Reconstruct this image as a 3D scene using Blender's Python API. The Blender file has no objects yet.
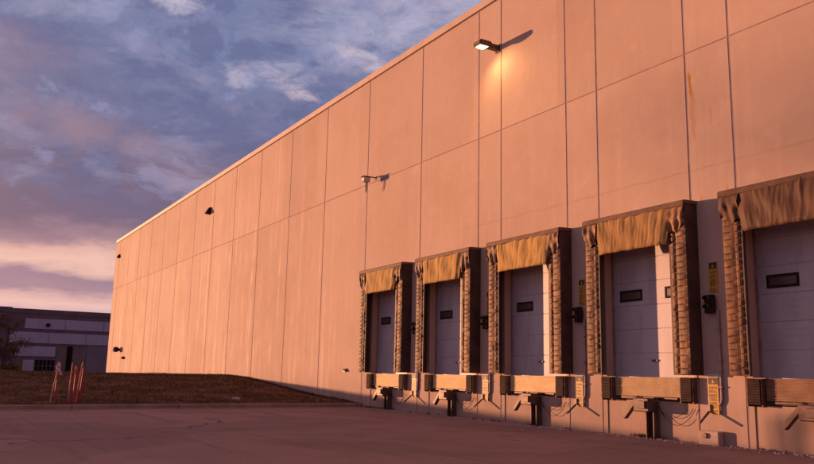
import bpy, math, random
from mathutils import Vector, Matrix, noise
random.seed(7)
S = bpy.context.scene
COL = S.collection
WY = 13.2            # y of the warehouse wall face; the wall runs along x
FZ = 0.15            # height of the dock floor
TRI = math.radians

def lin(c):
    return tuple(((v/255)/12.92 if v/255 <= .04045 else ((v/255+.055)/1.055)**2.4) for v in c)

# ------------------------------------------------------------------ materials
class NT:
    def __init__(s, tree):
        s.t = tree; s.n = tree.nodes; s.l = tree.links
    def new(s, typ, **kw):
        n = s.n.new(typ)
        for k, v in kw.items():
            setattr(n, k, v)
        return n
    def put(s, sock, v):
        if isinstance(v, bpy.types.NodeSocket): s.l.new(v, sock)
        elif v is not None:
            if hasattr(sock, 'default_value'):
                if sock.type == 'RGBA' and len(v) == 3: v = (*v, 1)
                sock.default_value = v
    def math(s, op, a, b=None, c=None, clamp=False):
        n = s.new('ShaderNodeMath', operation=op, use_clamp=clamp)
        s.put(n.inputs[0], a); s.put(n.inputs[1], b); s.put(n.inputs[2], c)
        return n.outputs[0]
    def mix(s, f, a, b, mode='MIX'):
        n = s.new('ShaderNodeMix', data_type='RGBA', blend_type=mode)
        s.put(n.inputs['Factor'], f); s.put(n.inputs['A'], a) if False else None
        s.put(n.inputs[6], a); s.put(n.inputs[7], b)
        return n.outputs[2]
    def noise(s, vec, scale, detail=4, rough=.55, dist=0):
        n = s.new('ShaderNodeTexNoise')
        s.put(n.inputs['Vector'], vec); n.inputs['Scale'].default_value = scale
        n.inputs['Detail'].default_value = detail; n.inputs['Roughness'].default_value = rough
        n.inputs['Distortion'].default_value = dist
        return n.outputs['Fac']
    def scale(s, vec, sc, loc=(0, 0, 0)):
        n = s.new('ShaderNodeMapping'); s.put(n.inputs['Vector'], vec)
        n.inputs['Scale'].default_value = sc; n.inputs['Location'].default_value = loc
        return n.outputs[0]
    def step(s, v, a, b, lo=0., hi=1.):
        n = s.new('ShaderNodeMapRange', interpolation_type='SMOOTHSTEP')
        s.put(n.inputs[0], v); s.put(n.inputs[1], a); s.put(n.inputs[2], b)
        n.inputs[3].default_value = lo; n.inputs[4].default_value = hi
        return n.outputs[0]
    def ramp(s, f, stops, interp='LINEAR'):
        n = s.new('ShaderNodeValToRGB'); s.put(n.inputs[0], f)
        cr = n.color_ramp; cr.interpolation = interp
        while len(cr.elements) < len(stops): cr.elements.new(.5)
        for e, (p, c) in zip(cr.elements, stops):
            e.position = p; e.color = (*c, 1)
        return n.outputs[0]

def material(name, color, rough=.7, spec=.4, metal=0, build=None, emit=None):
    m = bpy.data.materials.new(name); m.use_nodes = True
    nt = NT(m.node_tree); b = m.node_tree.nodes['Principled BSDF']
    b.inputs['Base Color'].default_value = (*color, 1)
    b.inputs['Roughness'].default_value = rough
    b.inputs['Specular IOR Level'].default_value = spec
    b.inputs['Metallic'].default_value = metal
    if emit:
        b.inputs['Emission Color'].default_value = (*emit[0], 1)
        b.inputs['Emission Strength'].default_value = emit[1]
    geo = nt.new('ShaderNodeNewGeometry')
    if build: build(nt, b, geo.outputs['Position'])
    return m

def bump(nt, b, h, strength=.3, dist=.01):
    n = nt.new('ShaderNodeBump'); n.inputs['Strength'].default_value = strength
    n.inputs['Distance'].default_value = dist
    nt.put(n.inputs['Height'], h); nt.l.new(n.outputs[0], b.inputs['Normal'])

def varied(c1, c2, sc=6., sc2=40., bmp=.15, anis=(1, 1, 1), lo=.35, hi=.65):
    def f(nt, b, P):
        v = nt.scale(P, anis)
        n1 = nt.noise(v, sc, 5); n2 = nt.noise(P, sc2, 3)
        f_ = nt.step(nt.math('ADD', nt.math('MULTIPLY', n1, .75), nt.math('MULTIPLY', n2, .25)), lo, hi)
        nt.put(b.inputs['Base Color'], nt.mix(f_, c1, c2))
        if bmp: bump(nt, b, n2, bmp, .006)
    return f

def wall_nodes(nt, b, P):
    sep = nt.new('ShaderNodeSeparateXYZ'); nt.put(sep.inputs[0], P)
    x, z = sep.outputs[0], sep.outputs[2]
    # per panel tint
    pan = nt.math('FLOOR', nt.math('DIVIDE', nt.math('ADD', x, 100.6), 3.72))
    up = nt.math('GREATER_THAN', z, 6.9)
    wn = nt.new('ShaderNodeTexWhiteNoise', noise_dimensions='2D')
    cmb = nt.new('ShaderNodeCombineXYZ'); nt.put(cmb.inputs[0], pan); nt.put(cmb.inputs[1], up)
    nt.put(wn.inputs['Vector'], cmb.outputs[0])
    base = nt.mix(wn.outputs[0], (.47, .325, .265), (.56, .395, .325))
    # large blotches
    n1 = nt.noise(P, .35, 6, .6)
    base = nt.mix(nt.step(n1, .35, .7, 0, .45), base, (.40, .25, .19))
    n2 = nt.noise(P, 2.2, 7, .65, .4)
    base = nt.mix(nt.step(n2, .5, .75, 0, .35), base, (.60, .42, .34))
    # chalky run-down streaks, strongest low down and towards the far end
    vs = nt.scale(P, (2.3, 2.3, .045)); s1 = nt.noise(vs, 1.0, 6, .7)
    vs2 = nt.scale(P, (9, 9, .12), (3, 3, 3)); s2 = nt.noise(vs2, 1.0, 5, .7)
    st = nt.math('ADD', nt.math('MULTIPLY', s1, .45), nt.math('ADD', nt.math('MULTIPLY', s2, .25), nt.math('MULTIPLY', nt.noise(nt.scale(P, (1.6, 1.6, .5), (5, 2, 9)), 1.3, 7, .7), .30)))
    far = nt.step(x, -20., -40.)
    zz = nt.math('ADD', z, nt.math('MULTIPLY', nt.math('SUBTRACT', nt.noise(nt.scale(P, (.7, .7, .08)), 1, 4), .5), 9))
    low = nt.step(zz, 9.5, 4.5, .35, 1.)
    amt = nt.math('MULTIPLY', nt.math('ADD', nt.math('MULTIPLY', far, .78), .14), low)
    base = nt.mix(nt.math('MULTIPLY', nt.step(st, .5, .62), amt), base, (.76, .58, .47))
    base = nt.mix(nt.math('MULTIPLY', nt.step(st, .48, .36), nt.math('MULTIPLY', amt, .6)), base, (.37, .215, .145))
    # grime towards the ground at the docks, deepened in place of dimmer light
    g = nt.noise(nt.scale(P, (1.5, 1.5, .5)), 1.3, 6, .7)
    gr = nt.math('MULTIPLY', nt.step(nt.math('ADD', z, nt.math('MULTIPLY', g, 1.6)), 1.3, -.6), .75)
    base = nt.mix(gr, base, (.29, .19, .155))
    # faint line left by an old awning and small rust runs
    ln = nt.math('MULTIPLY', nt.step(nt.math('ABSOLUTE', nt.math('SUBTRACT', z, nt.math('ADD', 4.28, nt.math('MULTIPLY', nt.noise(P, .9, 3), .12)))), .035, .012), nt.step(x, -21, -17))
    base = nt.mix(nt.math('MULTIPLY', ln, nt.math('MULTIPLY', nt.noise(P, 3, 3), .55)), base, (.33, .21, .17))
    run = nt.noise(nt.scale(P, (5.5, 5.5, .55), (7.3, 1, 2)), 1, 3, .5)
    rm = nt.math('MULTIPLY', nt.step(run, .72, .80), nt.step(nt.math('ABSOLUTE', nt.math('SUBTRACT', z, 4.6)), 2.6, 1.2))
    base = nt.mix(nt.math('MULTIPLY', rm, .6), base, (.40, .22, .10))
    # the two rust stains beside the joint
    for (cx, z0, z1, w, a) in ((-10.90, 6.42, 5.9, .055, .95), (-10.86, 6.0, 5.0, .075, .42), (-10.42, 5.55, 5.2, .02, .6), (-10.72, 3.75, 3.5, .05, .5), (-10.1, 3.85, 3.6, .05, .5), (-28.2, 8.4, 7.6, .02, .5), (-22.6, 8.6, 7.9, .02, .5), (-13.0, 5.7, 5.5, .02, .5)):
        dx = nt.math('ABSOLUTE', nt.math('SUBTRACT', nt.math('ADD', x, nt.math('MULTIPLY', nt.math('SUBTRACT', nt.noise(P, 4, 3), .5), .12)), cx))
        f1 = nt.step(dx, w, w*.25)
        f2 = nt.math('MULTIPLY', nt.step(z, z1-.1, z1+.15), nt.step(z, z0+.1, z0-.05))
        base = nt.mix(nt.math('MULTIPLY', nt.math('MULTIPLY', f1, f2), a), base, (.40, .18, .02))
    nt.put(b.inputs['Base Color'], base)
    b.inputs['Roughness'].default_value = .8
    fine = nt.noise(P, 55, 4, .7); med = nt.noise(P, 5, 4, .6)
    bump(nt, b, nt.math('ADD', fine, nt.math('MULTIPLY', med, 2.)), .22, .012)

def asphalt_nodes(nt, b, P):
    n1 = nt.noise(P, .16, 5, .6); n2 = nt.noise(P, 1.1, 6, .65); n3 = nt.noise(P, 60, 3, .8)
    c = nt.mix(nt.step(n1, .35, .65), (.335, .178, .150), (.410, .226, .192))
    c = nt.mix(nt.step(n2, .42, .7, 0, .5), c, (.235, .118, .105))
    sw = nt.noise(nt.scale(P, (.25, 1.6, 1)), 1, 5, .6)
    c = nt.mix(nt.step(sw, .5, .7, 0, .4), c, (.35, .195, .18))
    c = nt.mix(nt.step(n3, .40, .62, 0, .75), c, (.14, .07, .06))
    c = nt.mix(nt.step(nt.noise(P, 25, 2, .6), .68, .78, 0, .6), c, (.40, .25, .23))
    # oil drips where trucks stand and sealed cracks
    oil = nt.noise(nt.scale(P, (1, 1, 1), (11, 4, 0)), .55, 3, .5)
    c = nt.mix(nt.step(oil, .66, .76, 0, .6), c, (.07, .042, .038))
    vo = nt.new('ShaderNodeTexVoronoi', feature='DISTANCE_TO_EDGE')
    w = nt.new('ShaderNodeTexNoise'); nt.put(w.inputs['Vector'], P); w.inputs['Scale'].default_value = .8
    w.inputs['Detail'].default_value = 5
    pw = nt.new('ShaderNodeVectorMath', operation='ADD'); nt.put(pw.inputs[0], P)
    sc = nt.new('ShaderNodeVectorMath', operation='SCALE'); nt.put(sc.inputs[0], w.outputs['Color']); sc.inputs['Scale'].default_value = 2.2
    nt.put(pw.inputs[1], sc.outputs[0]); nt.put(vo.inputs['Vector'], pw.outputs[0]); vo.inputs['Scale'].default_value = .085
    brk = nt.step(nt.noise(P, .5, 3), .42, .58)
    tm = nt.noise(nt.scale(P, (.12, 3.2, 1), (4, 2, 0)), 1, 4, .5)
    c = nt.mix(nt.math('MULTIPLY', nt.step(tm, .54, .66, 0, .5), nt.step(nt.noise(P, .22, 2), .4, .6)), c, (.13, .07, .066))
    pt = nt.noise(nt.scale(P, (1, 1, 1), (30, 8, 0)), .28, 1, .3)
    c = nt.mix(nt.step(pt, .585, .595, 0, .4), c, (.17, .092, .088))
    c = nt.mix(nt.math('MULTIPLY', brk, nt.step(vo.outputs['Distance'], .004, .0015, 0, .8)), c, (.045, .028, .025))
    nt.put(b.inputs['Base Color'], c)
    bump(nt, b, nt.math('ADD', n3, nt.math('MULTIPLY', n2, 2)), .6, .015)

def grass_nodes(nt, b, P):
    n1 = nt.noise(P, .5, 6, .65); n2 = nt.noise(P, 9, 5, .7)
    c = nt.mix(nt.step(n1, .35, .65), (.095, .038, .024), (.145, .062, .035))
    c = nt.mix(nt.step(n2, .4, .7, 0, .7), c, (.18, .085, .048))
    nt.put(b.inputs['Base Color'], c); bump(nt, b, n2, .8, .05)

def blade_nodes(nt, b, P):
    n1 = nt.noise(P, .7, 5, .6); n2 = nt.noise(P, 14, 2, .6)
    c = nt.mix(nt.step(n1, .35, .65), (.078, .050, .018), (.120, .070, .026))
    c = nt.mix(nt.step(n2, .45, .65), c, (.18, .09, .04))
    nt.put(b.inputs['Base Color'], c)

def pleat_nodes(nt, b, P):
    n1 = nt.noise(nt.scale(P, (6, 6, 9)), 1, 6, .7); n2 = nt.noise(P, 1.5, 4, .6)
    c = nt.mix(nt.step(n1, .30, .70), (.095, .038, .020), (.36, .175, .068))
    c = nt.mix(nt.step(n2, .42, .62, 0, .75), c, (.11, .048, .026))
    nt.put(b.inputs['Base Color'], c); bump(nt, b, n1, .5, .01)

def pleat_left_nodes(nt, b, P):
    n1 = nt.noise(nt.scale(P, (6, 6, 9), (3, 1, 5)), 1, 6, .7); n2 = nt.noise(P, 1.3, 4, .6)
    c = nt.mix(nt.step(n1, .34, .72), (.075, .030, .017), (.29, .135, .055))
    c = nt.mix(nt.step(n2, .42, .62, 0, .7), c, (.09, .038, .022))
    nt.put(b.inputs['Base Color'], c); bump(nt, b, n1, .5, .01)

def curtain_nodes(nt, b, P):
    n1 = nt.noise(nt.scale(P, (5, 5, 1.2)), 1, 6, .7); n2 = nt.noise(P, 1.6, 5, .7)
    c = nt.mix(nt.step(n1, .35, .65), (.37, .215, .065), (.47, .28, .09))
    c = nt.mix(nt.step(n2, .5, .75, 0, .7), c, (.24, .12, .04))
    nt.put(b.inputs['Base Color'], c); bump(nt, b, n1, .35, .01)

def shade_curtain_nodes(nt, b, P):
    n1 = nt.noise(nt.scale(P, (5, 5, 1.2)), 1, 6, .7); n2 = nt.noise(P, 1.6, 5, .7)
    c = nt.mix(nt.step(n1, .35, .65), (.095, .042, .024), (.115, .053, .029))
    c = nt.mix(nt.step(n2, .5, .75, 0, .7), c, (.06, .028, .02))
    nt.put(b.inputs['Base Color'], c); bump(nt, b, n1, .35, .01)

def lip_nodes(nt, b, P):
    n1 = nt.noise(nt.scale(P, (2, 2, 6)), 1, 6, .7); n2 = nt.noise(P, 30, 3, .6)
    c = nt.mix(nt.step(n1, .35, .68), (.66, .47, .25), (.80, .59, .34))
    c = nt.mix(nt.step(n2, .55, .75, 0, .5), c, (.36, .20, .11))
    nt.put(b.inputs['Base Color'], c); bump(nt, b, n2, .2, .004)

def door_nodes(nt, b, P):
    n1 = nt.noise(nt.scale(P, (3, 3, .8)), 1, 5, .6); n2 = nt.noise(P, 12, 4, .6)
    c = nt.mix(nt.step(n1, .4, .7), (.52, .455, .485), (.43, .37, .40))
    c = nt.mix(nt.step(n2, .55, .75, 0, .3), c, (.36, .29, .30))
    nt.put(b.inputs['Base Color'], c)

M = {
 'wall': material('painted_concrete', (.62, .48, .4), .8, .2, build=wall_nodes),
 'coping': material('coping_metal', (.50, .36, .3), .6, .3, build=varied((.56, .40, .32), (.47, .32, .25), 1.5, 20, .05)),
 'seal': material('joint_sealant', (.22, .16, .17), .9, .2, build=varied((.26, .185, .20), (.36, .26, .27), 3, 20, .1)),
 'roofing': material('roofing', (.2, .18, .17), .9, build=varied((.18, .16, .15), (.26, .23, .21))),
 'asphalt': material('asphalt', (.2, .12, .11), .88, .3, build=asphalt_nodes),
 'kerb': material('kerb_concrete', (.33, .24, .21), .85, build=varied((.20, .115, .10), (.30, .18, .155), 2, 30, .3)),
 'grass': material('turf', (.1, .06, .03), .95, .1, build=grass_nodes),
 'blade': material('grass_blade', (.12, .08, .03), .8, .2, build=blade_nodes),
 'pleat_left': material('left_pleated_vinyl', (.16, .08, .04), .65, .4, build=pleat_left_nodes),  # darker variant for the left-hand pads
 'pleat_shade': material('shade_pleated_vinyl', (.14, .065, .035), .7, .3, build=varied((.09, .04, .025), (.20, .095, .045), 5, 30, .3)),  # nearest dock: weaker light painted as darker pleats
 'lip_half_shade': material('half_shade_ribbed_steel', (.4, .27, .17), .7, .3, build=varied((.36, .235, .135), (.48, .33, .19), 4, 30, .2)),  # fourth dock: lip colour darkened for the dimming light
 'pleat': material('worn_pleated_vinyl', (.3, .16, .07), .65, .4, build=pleat_nodes),
 'vinyl': material('black_vinyl', (.06, .03, .024), .6, .35, build=varied((.050, .024, .020), (.095, .046, .036), 3, 20, .3)),
 'cap': material('brown_cap_vinyl', (.12, .06, .04), .7, .3, build=varied((.10, .045, .03), (.17, .08, .05), 4, 30, .2)),
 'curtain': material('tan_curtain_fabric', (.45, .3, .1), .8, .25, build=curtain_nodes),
 'curtain_half_shade': material('half_shade_tan_curtain_fabric', (.26, .15, .06), .8, .25, build=varied((.25, .135, .05), (.33, .185, .068), 2.2, 12, .3, (1.5, 1.5, 1))),  # fourth dock: light falloff mixed into the tan fabric colour
 'curtain_shade': material('shade_brown_curtain_fabric', (.2, .1, .05), .7, .3, build=shade_curtain_nodes),  # nearest dock: brown fabric colour darkened further for the weak light
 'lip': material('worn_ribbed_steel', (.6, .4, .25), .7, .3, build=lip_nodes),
 'lip_shade': material('shade_ribbed_steel', (.3, .17, .1), .7, .3, build=varied((.19, .10, .065), (.28, .155, .095), 4, 30, .2)),  # nearest dock: dim light painted into the steel colour
 'door': material('door_paint', (.52, .47, .5), .5, .4, build=door_nodes),
 'doorseam': material('door_seam', (.22, .17, .19), .8),
 'frame': material('painted_steel_frame', (.30, .20, .20), .6, build=varied((.24, .15, .15), (.36, .25, .25), 4, 30, .05)),
 'rubber': material('rubber', (.03, .018, .016), .85, .2, build=varied((.035, .018, .016), (.06, .032, .027), 8, 50, .3)),
 'steel': material('dark_steel', (.09, .05, .045), .55, .5, .3, build=varied((.065, .033, .03), (.14, .075, .06), 5, 40, .15)),
 'glass': material('dark_glass', (.03, .02, .015), .12, .6),
 'door_glass': material('smoked_door_glass', (.10, .055, .045), .35, .4),
 'lens_off': material('unlit_lens', (.04, .015, .012), .7, .15),
 'black': material('black_plastic', (.02, .013, .013), .8, .15, build=varied((.016, .01, .01), (.035, .022, .02), 9, 40, .05)),
 'signy': material('yellow_sign_face', (.60, .36, .03), .5, .4, build=varied((.56, .29, .015), (.42, .20, .015), 5, 40, 0)),
 'signk': material('black_sign_print', (.03, .015, .012), .6, build=varied((.025, .013, .01), (.05, .03, .02), 9, 40, 0)),
 'white': material('white_enamel', (.62, .52, .50), .45, build=varied((.66, .55, .53), (.5, .4, .37), 5, 40, .05)),
 'galv': material('galvanised_pipe', (.42, .34, .35), .6, .3, .1, build=varied((.36, .28, .30), (.24, .18, .19), 6, 40, .05)),
 'conc': material('cast_concrete', (.40, .29, .25), .9, build=varied((.32, .22, .19), (.46, .33, .28), 5, 40, .3)),
 'bark': material('bark', (.07, .04, .03), .9, .2, build=varied((.05, .028, .022), (.10, .058, .045), 5, 30, .4, (1, 1, .3))),
 'leaf': material('autumn_leaf', (.16, .06, .035), .8, .2, build=varied((.075, .035, .022), (.16, .06, .035), .9, 9, 0)),
 'leaf2': material('brown_leaf', (.16, .09, .03), .8, .2, build=varied((.13, .06, .022), (.22, .115, .035), .9, 9, 0)),
 'pink': material('faded_pink_paint', (.62, .33, .30), .7, build=varied((.52, .24, .22), (.38, .13, .12), 9, 50, 0)),
 'red': material('red_plastic', (.33, .035, .045), .6, build=varied((.28, .03, .04), (.40, .055, .06), 9, 50, 0)),
 'orange': material('orange_ribbon', (.62, .25, .08), .7, build=varied((.50, .17, .06), (.38, .11, .05), 9, 50, 0)),
 'ribbon': material('pale_pink_ribbon', (.75, .52, .52), .7, build=varied((.78, .55, .55), (.6, .38, .38), 9, 50, 0)),
 'rock': material('pale_stone', (.38, .30, .27), .9, build=varied((.26, .2, .18), (.44, .34, .30), 8, 40, .5)),
 'fb_wall': material('far_dark_panel', (.10, .06, .085), .8, build=varied((.105, .062, .085), (.14, .085, .11), .8, 6, .05)),
 'fb_band': material('far_grey_panel', (.21, .165, .245), .8, build=varied((.31, .255, .36), (.36, .295, .41), .6, 6, .05, (1, 1, .3))),
 'fb_mid': material('far_brown_panel', (.15, .095, .10), .8, build=varied((.13, .08, .085), (.18, .11, .115), .6, 6, .05)),
 'fb_plain': material('far_mauve_panel', (.165, .115, .165), .8, build=varied((.15, .105, .15), (.185, .13, .18), .4, 6, .05)),
 'fb_white': material('far_pale_panel', (.34, .26, .36), .8, build=varied((.32, .25, .34), (.37, .28, .38), .6, 6, 0)),
 'fb_glass': material('far_dark_glass', (.012, .005, .007), .7, .1),
 'lens': material('lamp_lens', (1, .85, .6), .3, emit=((1., .60, .22), 6.)),
}

# ------------------------------------------------------------------ mesh tools
class MB:
    def __init__(s): s.v = []; s.f = []
    def add(s, vs, fs):
        o = len(s.v); s.v += [tuple(v) for v in vs]; s.f += [tuple(i+o for i in f) for f in fs]; return s
    def box(s, x0, x1, y0, y1, z0, z1, rot=None, piv=None):
        vs = [Vector((x, y, z)) for x in (x0, x1) for y in (y0, y1) for z in (z0, z1)]
        if rot is not None:
            c = Vector(piv) if piv else Vector(((x0+x1)/2, (y0+y1)/2, (z0+z1)/2))
            vs = [rot @ (v-c) + c for v in vs]
        return s.add(vs, [(0, 1, 3, 2), (4, 6, 7, 5), (0, 4, 5, 1), (2, 3, 7, 6), (0, 2, 6, 4), (1, 5, 7, 3)])
    def bbox(s, x0, x1, y0, y1, z0, z1, b=.01):
        # box with chamfered edges
        cx, cy, cz = (x0+x1)/2, (y0+y1)/2, (z0+z1)/2; hx, hy, hz = (x1-x0)/2, (y1-y0)/2, (z1-z0)/2
        vs = []; idx = {}
        for sx in (-1, 1):
            for sy in (-1, 1):
                for sz in (-1, 1):
                    for a in range(3):
                        p = [sx*(hx-b), sy*(hy-b), sz*(hz-b)]; p[a] = (sx*hx, sy*hy, sz*hz)[a]
                        idx[sx, sy, sz, a] = len(vs); vs.append((cx+p[0], cy+p[1], cz+p[2]))
        fs = []
        for a in range(3):
            o = [k for k in range(3) if k != a]
            for sg in (-1, 1):
                q = []
                for (u, w) in ((-1, -1), (1, -1), (1, 1), (-1, 1)):
                    k = [0, 0, 0]; k[a] = sg; k[o[0]] = u; k[o[1]] = w; q.append(idx[k[0], k[1], k[2], a])
                fs.append(q)
        for a in range(3):
            o = [k for k in range(3) if k != a]
            for u in (-1, 1):
                for w in (-1, 1):
                    q = []
                    for (sg, fa) in ((-1, o[0]), (1, o[0]), (1, o[1]), (-1, o[1])):
                        k = [0, 0, 0]; k[a] = sg; k[o[0]] = u; k[o[1]] = w; q.append(idx[k[0], k[1], k[2], fa])
                    fs.append(q)
        for sx in (-1, 1):
            for sy in (-1, 1):
                for sz in (-1, 1): fs.append([idx[sx, sy, sz, a] for a in range(3)])
        return s.add(vs, fs)
    def tube(s, pts, r, n=8, r2=None, cap=True):
        pts = [Vector(p) for p in pts]; k = len(pts); o = len(s.v); t0 = None
        for i, p in enumerate(pts):
            t = (pts[min(i+1, k-1)]-pts[max(i-1, 0)]).normalized()
            if t0 is None:
                a = t.cross(Vector((0, 0, 1)))
                if a.length < .1: a = t.cross(Vector((0, 1, 0)))
                a.normalize()
            else:
                a = (a - t*a.dot(t)).normalized()
            t0 = t; bb = t.cross(a)
            rr = r if r2 is None else r+(r2-r)*i/max(k-1, 1)
            for j in range(n):
                an = 2*math.pi*j/n; s.v.append(tuple(p+(a*math.cos(an)+bb*math.sin(an))*rr))
        for i in range(k-1):
            for j in range(n):
                s.f.append((o+i*n+j, o+i*n+(j+1) % n, o+(i+1)*n+(j+1) % n, o+(i+1)*n+j))
        if cap:
            s.f.append(tuple(o+j for j in range(n))); s.f.append(tuple(o+(k-1)*n+j for j in range(n)))
        return s
    def prism(s, poly, axis, a0, a1):
        # poly of 2d points extruded along axis
        def mk(p, a):
            return {'x': (a, p[0], p[1]), 'y': (p[0], a, p[1]), 'z': (p[0], p[1], a)}[axis]
        n = len(poly); vs = [mk(p, a0) for p in poly]+[mk(p, a1) for p in poly]
        return s.add(vs, [tuple(range(n)), tuple(range(2*n-1, n-1, -1))]+[(i, (i+1) % n, n+(i+1) % n, n+i) for i in range(n)])
    def grid(s, fn, nu, nv):
        o = len(s.v)
        for i in range(nu+1):
            for j in range(nv+1): s.v.append(tuple(fn(i/nu, j/nv)))
        for i in range(nu):
            for j in range(nv):
                a = o+i*(nv+1)+j; s.f.append((a, a+1, a+nv+2, a+nv+1))
        return s
    def build(s, name, mat, parent=None, smooth=False, fix=True):
        me = bpy.data.meshes.new(name); me.from_pydata(s.v, [], s.f); me.validate()
        if fix:
            import bmesh
            bm = bmesh.new(); bm.from_mesh(me); bmesh.ops.recalc_face_normals(bm, faces=bm.faces); bm.to_mesh(me); bm.free()
        if smooth:
            for p in me.polygons: p.use_smooth = True
        me.materials.append(M[mat])
        o = bpy.data.objects.new(name, me); COL.objects.link(o)
        if parent: o.parent = parent
        return o

def thing(name, loc, label, cat, group=None):
    o = bpy.data.objects.new(name, None); COL.objects.link(o); o.location = loc; o.empty_display_size = .2
    o['label'] = label; o['category'] = cat
    if group: o['group'] = group
    return o
def tag(o, label, cat, group=None, kind=None):
    o['label'] = label; o['category'] = cat
    if group: o['group'] = group
    if kind: o['kind'] = kind
    return o
def copy_tree(o, loc, label):
    r = o.copy(); COL.objects.link(r); r.location = loc; r['label'] = label
    for ch in list(o.children):
        c = ch.copy(); COL.objects.link(c); c.parent = r
        for g in list(ch.children):
            d = g.copy(); COL.objects.link(d); d.parent = c
    return r

# ------------------------------------------------------------------ terrain
KX = -25.2
def yard(x, y): return -1.22-.009*max(min(x, 40), -60)-.008*(13.2-max(y, -60))
def sm(t): t = max(0, min(1, t)); return t*t*(3-2*t)
def lerp_pts(pts, v):
    for (a, fa), (b, fb) in zip(pts, pts[1:]):
        if v <= b: return fa+(fb-fa)*max(0, (v-a)/(b-a))
    return pts[-1][1]
PROF = [(0, 0), (2.2, .10), (5.5, .33), (9, .68), (11.4, .88), (13.6, .985), (16, 1.)]
def bank(x, y):
    base = yard(KX, y)+.11; d = KX-.35-x
    t = lerp_pts(PROF, max(0, d)); plate = -.055-.004*max(0, (-40-x))*.6
    plate = max(plate, -.40)
    w = noise.noise(Vector((x*.35, y*.35, 1)))*.05*sm(d/3)*sm((16-d)/8)
    w += noise.noise(Vector((x*1.3, y*1.3, 4)))*.02*sm(d/2)*(sm((30-d)/10)*.7+.3)
    return base*(1-t)+plate*t+w

mb = MB()
ys = [-60+i*2. for i in range(37)]+[13.2+.6]
xs = [KX+.3+i*2 for i in range(0, 40)]
mb.grid(lambda u, v: (KX+.04+u*85, -60+v*73.6, yard(KX+.04+u*85, -60+v*73.6)), 60, 60)
o = mb.build('asphalt_yard', 'asphalt'); o['kind'] = 'structure'
mb = MB()
def gxy(u, v):
    d = .25+60*(u**2.2); x = KX-.08-d+.25; y = -45+v*90
    return (x, y, bank(x, y))
mb.grid(gxy, 130, 150)
o = mb.build('grass_bank', 'grass', smooth=True); o['kind'] = 'structure'
mb = MB()
xe = gxy(1, 0)[0]
def farg(u, v):
    x = xe+.5-(u**2)*2400; y = -1500+v*3000
    return (x, y, (bank(xe, 0) if u == 0 else -.42)-.01*(u == 0))
mb.grid(farg, 40, 40)
mb.add([(xe, -1500, -.44), (xe, -45, -.44), (KX, -45, -1.8), (1500, -60, -1.9), (1500, -1500, -1.9), (KX, -1500, -1.9)], [(0, 1, 2, 5), (2, 3, 4, 5)])
mb.add([(60, -62, -1.95), (1500, -62, -1.95), (1500, 1500, -1.95), (60, 1500, -1.95)], [(0, 1, 2, 3)])
mb.add([(xe+2, 44, -.5), (70, 70, -1.95), (70, 1500, -1.95), (xe, 1500, -.5)], [(0, 1, 2, 3)])
o = mb.build('far_field', 'grass'); o['kind'] = 'structure'

# kerb and gutter
mb = MB()
y = -45.
while y < 13.15:
    y1 = min(y+3.05, 13.15)
    a, b2 = yard(KX, y+.01), yard(KX, y1-.01); w1, w2 = KX-.16, KX
    j = random.uniform(-.006, .006)
    sec = lambda yy, zz: [(w1, yy, zz-.4), (w1, yy, zz+.13+j), (w2-.035, yy, zz+.13+j), (w2-.005, yy, zz+.105+j), (w2+.03, yy, zz-.4)]
    vs = sec(y+.008, a)+sec(y1-.008, b2)
    mb.add(vs, [(0, 1, 2, 3, 4), (9, 8, 7, 6, 5)]+[(i, (i+1) % 5, 5+(i+1) % 5, 5+i) for i in range(5)])
    vs = [(KX+.02, y+.008, a+.006), (KX+.42, y+.008, a+.008), (KX+.42, y1-.008, b2+.008), (KX+.02, y1-.008, b2+.006)]
    vs += [(p[0], p[1], p[2]-.2) for p in vs]
    mb.add(vs, [(0, 1, 2, 3), (0, 4, 5, 1), (1, 5, 6, 2), (2, 6, 7, 3), (3, 7, 4, 0)])
    y = y1
o = mb.build('kerb', 'kerb'); o['kind'] = 'structure'

# ------------------------------------------------------------------ warehouse
DOCKS = [-23.52, -19.78, -16.04, -12.30, -8.56]
JN = [-71.6, -69.9, -66.2, -62.5, -58.8, -55.1, -51.4, -47.7, -44.05, -40.35, -36.63, -32.77, -29.06, -25.39, -21.65, -18.47, -17.40, -14.73, -13.64, -11.01, -9.91, -7.22, -5.9, -2.2, 1.5, 5.2, 8.9, 12.6, 16.3, 20.]
ZJ, ZT, ZB = 6.90, 10.90, -2.0
W0, W1 = WY, WY+.30
G = .024
wh = thing('warehouse', (-35, WY, -1), 'long peach concrete warehouse with tall panel joints and five loading doors', 'warehouse')
def off(m, loc):
    m.v = [(p[0]-loc[0], p[1]-loc[1], p[2]-loc[2]) for p in m.v]; return m
mb = MB(); sl = MB()
for a, c in zip(JN, JN[1:]):
    x0, x1 = a+G, c-G
    mb.bbox(x0, x1, W0, W1, ZJ+.012, ZT-.045, .006)
    ops = [d for d in DOCKS if a < d < c]
    if ops:
        d = ops[0]; l, r = d-1.21, d+1.21; t = FZ+3.12
        mb.box(x0, l, W0, W1, ZB, ZJ-.012); mb.box(r, x1, W0, W1, ZB, ZJ-.012)
        mb.box(l, r, W0, W1, t, ZJ-.012); mb.box(l, r, W0+.02, W1+.3, ZB, FZ-.5)
        mb.box(l, d-.95, W0, W1, FZ-.5, FZ-.003); mb.box(d+.95, r, W0, W1, FZ-.5, FZ-.003)
    else:
        mb.bbox(x0, x1, W0, W1, ZB, ZJ-.012, .006)
    sl.box(c-G+.001, c+G-.001, W0+.010, W1-.02, ZB, ZJ-.013)
    sl.box(c-G+.001, c+G-.001, W0+.010, W1-.02, ZJ+.013, ZT-.05)
sl.box(JN[0]+.1, JN[-1]-.1, W0+.02, W1-.04, ZT-.044, ZT-.001)
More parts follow.
